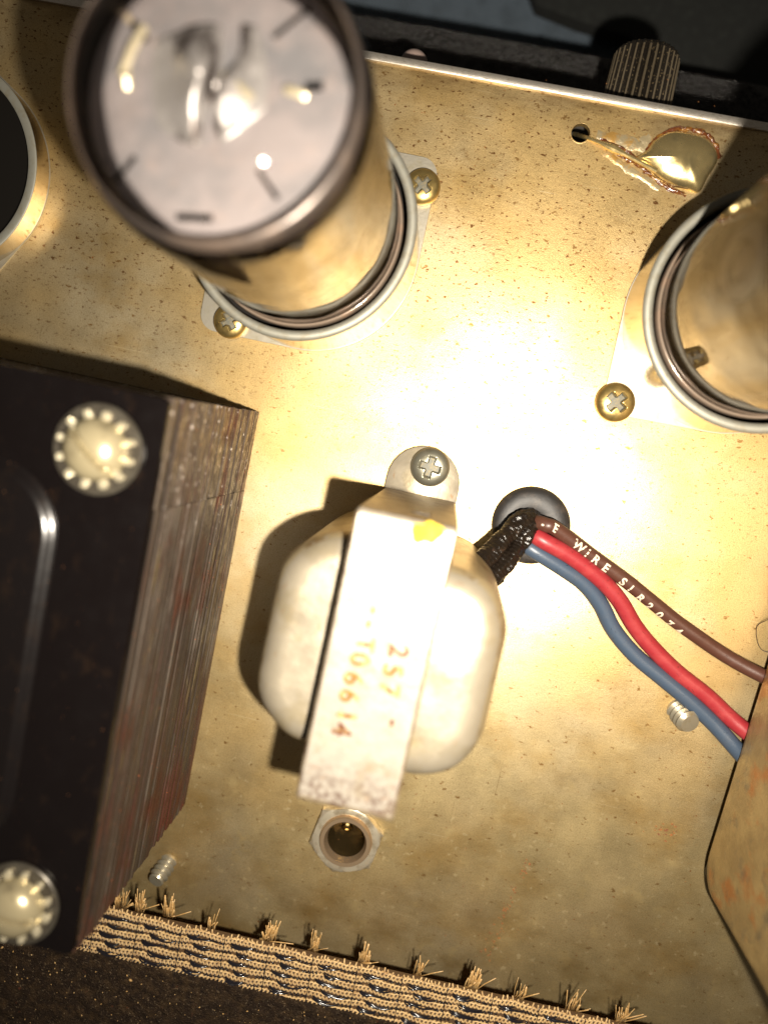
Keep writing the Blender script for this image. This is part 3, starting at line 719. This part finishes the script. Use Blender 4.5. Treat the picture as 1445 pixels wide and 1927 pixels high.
loft(bm, [hexring(1, .006), hexring(1, .13), hexclip(.60, .17), hexclip(.57, .185), cring(.47, .185), cring(.455, .16), cring(.455, .02)], False, False)
obj('hex_nut', bm, m_nut, jt, True, 30)
bm = bmesh.new()
pr = [(.455, .02), (.455, .24), (.44, .26), (.375, .26), (.36, .22), (.33, .12)]
lathe(bm, pr, 56); obj('bushing', bm, m_bush, jt, True, 40)
bm = bmesh.new(); lathe(bm, [(.345, .14), (.345, .0)] + [(.345 - .012 * (i % 2), .0 - .06 * i) for i in range(1, 20)] + [(.01, -1.1)], 56); obj('bore', bm, m_bore, jt, True, 40)
bm = bmesh.new(); tube(bm, smooth_path([Vector((.02, .30, -.40)), Vector((.01, .20, -.12)), Vector((.0, .10, -.10)), Vector((0, -.02, -.32))], 8), lambda t: .085 - .03 * abs(t - .5), 10); obj('spring_contact', bm, m_tip, jt)
def tip(px, py, r, h, label):
    bm = bmesh.new(); pr = [(r * .99, 0)]; z = 0; k = 0
    while z < h - .09: z += .050; k += 1; pr.append((r * (1 if k % 2 else .66), z))
    pr += [(r * .84, h - .03), (r * .74, h), (.12 * r, h + .002), (.005, h + .002)]
    lathe(bm, pr, 32)
    for v in bm.verts: v.co.z += .012 * math.sin(math.atan2(v.co.y, v.co.x)) * (0 < v.co.z < h - .05)
    o = obj('screw_tip', bm, m_zinctip, None, True, 20); o.location = P0(px, py)
    d_ = Vector((o.location.x, o.location.y, 0)).normalized(); q2 = Vector((0, 0, 1)).rotation_difference(Vector((d_.x * .42, d_.y * .42, 1)).normalized())
    o.rotation_mode = 'QUATERNION'; o.rotation_quaternion = q2; o.location -= Vector((d_.x * .02, d_.y * .02, .08))
    return tag(o, label, 'screw end', 'threaded screw ends poking through the plate')
m_zinctip = M('bright_screw_thread', (.46, .42, .32), .7, .30, layers=[(12, O1, .5, .75, (.4, .33, .2), 4)], bump=[(40, O1, .3, .006)])
tip(316, 1624, .17, .48, 'threaded screw end poking through the plate near the frayed cloth')
tip(1277, 1338, .21, .42, 'threaded screw end poking through the plate under the blue wire')

# ================================================================ GRILLE CLOTH AND BOARD
ZC = 1.18
G0, G1 = W(196, 1706, ZC), W(1250, 1946, ZC)
ag = math.atan2(G1.y - G0.y, G1.x - G0.x)
gr = thing('grille_cloth', 'tan and black woven grille cloth strip with frayed upper edge', 'grille cloth', G0, ag)
Lg, Wg, x_0 = 11.0, .80, -1.6
bm = bmesh.new(); box(bm, x_0, Lg, -1.3, -.02, -.08, -.015); obj('cloth_backing', bm, m_under, gr, False)
tanm, blk = bmesh.new(), bmesh.new()
pitch = .152; rep = .745
def wave(x, row): return .014 * math.sin(2 * math.pi * x / rep + row * .4) + .030 * noise.noise((x * 1.2, row * 1.1, 0)) + .014 * noise.noise((x * 5, row * 3.1, 0))
n_rows = 6
for row in range(n_rows):
    yc = -.05 - row * pitch
    for ph in (0, math.pi):
        path = []; x = x_0; step = .014
        while x < Lg:
            a = 2 * math.pi * x / (.128 + .002 * row) + ph
            path.append(Vector((x, yc - .030 + .046 * math.sin(a) + wave(x, row), .012 * math.cos(a) + .006 + .01 * noise.noise((x * 7, row, ph))))); x += step
        tube(tanm, path, .0175, 4)
    for off in (.034,):
        path = []; x = x_0
        while x < Lg:
            path.append(Vector((x, yc - .028 + off * 1.15 + wave(x, row) + .006 * math.sin(x * 40), .022 + .006 * math.sin(x * 64 + row)))); x += .03
        tube(tanm, path, .013, 4)
    if row == n_rows - 1: continue
    # black glossy floats, sagging arcs in every repeat
    x = x_0 + (.12 if row % 2 else 0.)
    while x < Lg:
        for d, hgt, ln in ((.030, .040, .50), (0, .046, .56), (-.034, .040, .42)):
            p = []; l = rep * ln * random.uniform(.55, 1.2)
            for i in range(13):
                t = i / 12; xx = x + .10 + l * t
                p.append(Vector((xx, yc - .105 + d * .2 * math.sin(row * 5 + x * 9) + d * .7 + .022 * (1 - math.sin(math.pi * t)) + wave(xx, row), .022 + hgt * math.sin(math.pi * t) ** .6)))
            tube(blk, p, lambda t: .0145 * (.5 + .5 * math.sin(math.pi * t) ** .5), 6)
        for i in range(5):
            xx = x + rep * .66 + i * .058 + random.uniform(-.01, .01); yy = yc - .10 + wave(xx, row)
            tube(blk, [Vector((xx - .02, yy + .02, .0)), Vector((xx, yy, .034)), Vector((xx + .018, yy - .022, .0))], .014, 5)
        x += rep
x = x_0
while x < Lg:   # selvedge threads across
    p = [Vector((x + .008 * noise.noise((x, y_, 1)), -.02 - y_, .045)) for y_ in [i * .06 for i in range(19)]]
    tube(blk, p, .006, 4); x += rep
x = x_0
while x < Lg:
    y_ = -.01 + wave(x, 0); l = random.uniform(.02, .07)
    tube(tanm, [Vector((x, y_ - .05, .01)), Vector((x, y_, .03)), Vector((x + random.uniform(-.02, .02), y_ + l, random.uniform(0, .05)))], .014, 5); x += random.uniform(.05, .11)
o = obj('tan_threads', tanm, m_tan, gr, True, None); o['kind'] = 'stuff'
o = obj('black_threads', blk, m_blk, gr, True, None); o['kind'] = 'stuff'
fr_px = [(224, 1700), (256, 1706), (312, 1716), (402, 1742), (500, 1762), (596, 1784), (690, 1806), (788, 1828), (882, 1852), (978, 1872), (1072, 1893), (1166, 1915)]
ig = Matrix.Rotation(-ag, 4, 'Z')
for k, (px, py) in enumerate(fr_px):
    px += random.uniform(-9, 9); py += (px - fr_px[k][0]) * .22
    p = ig @ (W(px, py, ZC) - G0); bm = bmesh.new()
    for i in range(random.choice((6, 9, 14, 20, 26))):
        l = random.uniform(.15, .50); a = random.gauss(-.8, .2) if i in (3, 7) else random.gauss(-.02, .13)
        x0 = random.gauss(0, .05); rise = random.uniform(.1, .5)
        d = Vector((-math.sin(a), math.cos(a), rise)); b0 = Vector((x0, -.06, .0))
        tube(bm, [b0, b0 + d * l * .5 + Vector((random.uniform(-.02, .02), 0, 0)), b0 + d * l], lambda t, w_=random.choice((.007, .009, .012, .014, .026)): w_ * (1 - .35 * t), 5, flat=.55)
    o = obj('frayed_tuft', bm, m_fray, gr, True, None); o.location = (p.x, p.y, .02)

bd = thing('baffle_board', 'dark speckled board along the bottom edge under the cloth', 'speaker baffle', G0, ag)
bm = bmesh.new(); box(bm, x_0 - 3, Lg, -9, -1.35, -1.16, -.085); obj('board_core', bm, m_bbox, bd, False)
# rough upper surface
bm = bmesh.new(); nx, ny = 260, 90; vs = []
for j in range(ny + 1):
    row = []
    for i in range(nx + 1):
        x = x_0 - 3 + (Lg + 3 - x_0) * i / nx; y = -.80 - 3.4 * j / ny
        if j == 0: y += .05 * noise.noise((x * 3, 0, 0)) + .03 * noise.noise((x * 11, 0, 0)) - (.02 if x < 2 else 0)
        z = .05 + .035 * noise.noise((x * 7, y * 7, 0)) + .02 * noise.noise((x * 19, y * 19, 0)) - (.10 if j == 0 else 0)
        row.append(bm.verts.new((x, y, z)))
    vs.append(row)
for j in range(ny):
    for i in range(nx): bm.faces.new((vs[j][i], vs[j][i + 1], vs[j + 1][i + 1], vs[j + 1][i]))
obj('rough_covering', bm, m_board, bd, True, None)
bm = bmesh.new()
for i in range(420):
    x = random.uniform(x_0 - 2, 6); y = random.uniform(-3.6, -.9); s = random.uniform(.004, .012) * (2 if i % 25 == 0 else 1)
    r_ = bmesh.ops.create_icosphere(bm, subdivisions=1, radius=s)
    rotm = Matrix.Rotation(random.uniform(0, 3), 3, 'Z')
    for v in r_['verts']: v.co = rotm @ Vector((v.co.x * random.uniform(1, 2.4), v.co.y, v.co.z)) + Vector((x, y, .075))
o = obj('dust_specks', bm, m_fray, bd, True, None); o['kind'] = 'stuff'

# ================================================================ BEYOND THE CHASSIS EDGE
def TBX(px, py, z): return LP(px, py, z)
ye = TBX(1125, 104, -4.0).y
sh = thing('crinkle_panel', 'black crinkle-textured panel just beyond the bright chassis edge', 'panel', (0, 0, 0), ang)
bm = bmesh.new(); box(bm, -13, 12, ytop + .3, ye, -4.3, -4.0, .05, 2); obj('textured_face', bm, m_crink, sh)
bm = bmesh.new()
for i in range(2600):
    x = random.uniform(-6, 8); y = random.uniform(ytop + .9, ye - .06); s = random.uniform(.02, .055)
    r_ = bmesh.ops.create_icosphere(bm, subdivisions=1, radius=s)
    sx, sy = random.uniform(.7, 1.8), random.uniform(.7, 1.5)
    for v in r_['verts']: v.co = Vector((v.co.x * sx, v.co.y * sy, v.co.z * .8)) + Vector((x, y, -4.0))
o = obj('crinkle_bumps', bm, m_crink, sh, True, None); o['kind'] = 'stuff'
dn_ = bmesh.new(); nx, ny = 120, 60; vs = []
for j in range(ny + 1):
    row = []
    for i in range(nx + 1):
        x = -16 + 34 * i / nx; y = ytop - 2 + 16 * j / ny
        z = -8.5 + .5 * noise.noise((x * .25, y * .3, 0)) + .35 * math.exp(-((x * .55 + y - ytop - 8.2) / .7) ** 2) + .08 * noise.noise((x, y, 2))
        row.append(dn_.verts.new((x, y, z)))
    vs.append(row)
for j in range(ny):
    for i in range(nx): dn_.faces.new((vs[j][i], vs[j][i + 1], vs[j + 1][i + 1], vs[j + 1][i]))
o = obj('denim_cloth', dn_, m_denim, None, True, None, rotz=ang); tag(o, 'blue-grey denim fabric out of focus beyond the black panel', 'fabric')
# darker garment overlapping at the upper right
bm = bmesh.new(); outl = [(985, -60), (1010, 8), (1090, 40), (1180, 66), (1245, 112), (1330, 150), (1470, 230), (1700, 260), (1700, -200), (985, -200)]
pp = [LP(px, py, -7.4) for px, py in outl]
rings = [[(p.x, p.y, -7.9) for p in pp], [(p.x, p.y, -7.4) for p in pp]]
loft(bm, rings); o = obj('dark_fabric', bm, m_black_cloth, None, False, None, rotz=ang); tag(o, 'black fabric lying over the denim in the top right corner', 'fabric')

# knob on the front panel
kc = LP(1214, 120, -1.25)
kn = thing('control_knob', 'fluted black control knob standing out beyond the chassis edge', 'control knob', rot @ Vector((kc.x, ytop + .105, -1.25)), ang)
def fl_ring(r, y, fl, n=30, m=6):
    o_ = []
    for i in range(n * m):
        a = 2 * math.pi * i / (n * m); q = r + fl * (math.cos(2 * math.pi * (i % m) / m))
        o_.append((q * math.cos(a), y, q * math.sin(a)))
    return o_
yk2 = kc.y + .17 - ytop - .105
bm = bmesh.new(); loft(bm, [fl_ring(.56, yk2 - 1.0, .03), fl_ring(.53, yk2 - .10, .03), fl_ring(.50, yk2 - .02, .02), fl_ring(.46, yk2, .0), fl_ring(.2, yk2 + .01, .0)])
for f in bm.faces:
    c_ = f.calc_center_median(); f.material_index = 1 if math.hypot(c_.x, c_.z) > .564 - .03 * (c_.y - (yk2 - 1.0)) and len(f.verts) == 4 else 0
obj('fluted_grip', bm, [m_knob, m_knobrib], kn, True, 50)
bm = bmesh.new(); rings = []
for r_, y_ in ((.3, 0), (.66, 0), (.70, .05), (.70, yk2 - 1.15), (.64, yk2 - 1.02), (.5, yk2 - .98)):
    rings.append([(r_ * math.cos(2 * math.pi * i / 64), y_, r_ * math.sin(2 * math.pi * i / 64)) for i in range(64)])
loft(bm, rings); obj('skirt', bm, m_knob, kn, True, 40)
pc = LP(782, 104, -1.3)
bm = bmesh.new(); rings = []
yy = pc.y + .08 - ytop
for i in range(9):
    t = math.pi / 2 * i / 8; rings.append([((.24 * math.cos(t) + .01) * math.cos(2 * math.pi * j / 28), (yy - .24) + .24 * math.sin(t), (.24 * math.cos(t) + .01) * math.sin(2 * math.pi * j / 28)) for j in range(28)])
rings.insert(0, [(x, .1, z) for x, y, z in rings[0]])
loft(bm, rings); o = obj('indicator_cap', bm, m_cap, None, True, 60, rotz=ang); o.location = rot @ Vector((pc.x, ytop, -1.3)); tag(o, 'small pale rounded cap peeping over the chassis edge near the tall tube', 'indicator')

# stray hair beside the rusty transformer
bm = bmesh.new(); tube(bm, smooth_path([W(1446, 1165, .2), W(1424, 1178, .1), W(1424, 1205, .05), W(1432, 1222, .05), W(1446, 1228, .1)], 10), .006, 5)
tag(obj('stray_fibre', bm, m_hair, None), 'thin dark hair curled on the plate at the right edge', 'fibre')
# backdrop under everything
bm = bmesh.new(); box(bm, -60, 60, -60, 60, -14.2, -14); o = obj('floor', bm, m_black_cloth, None, False); tag(o, kind='structure')
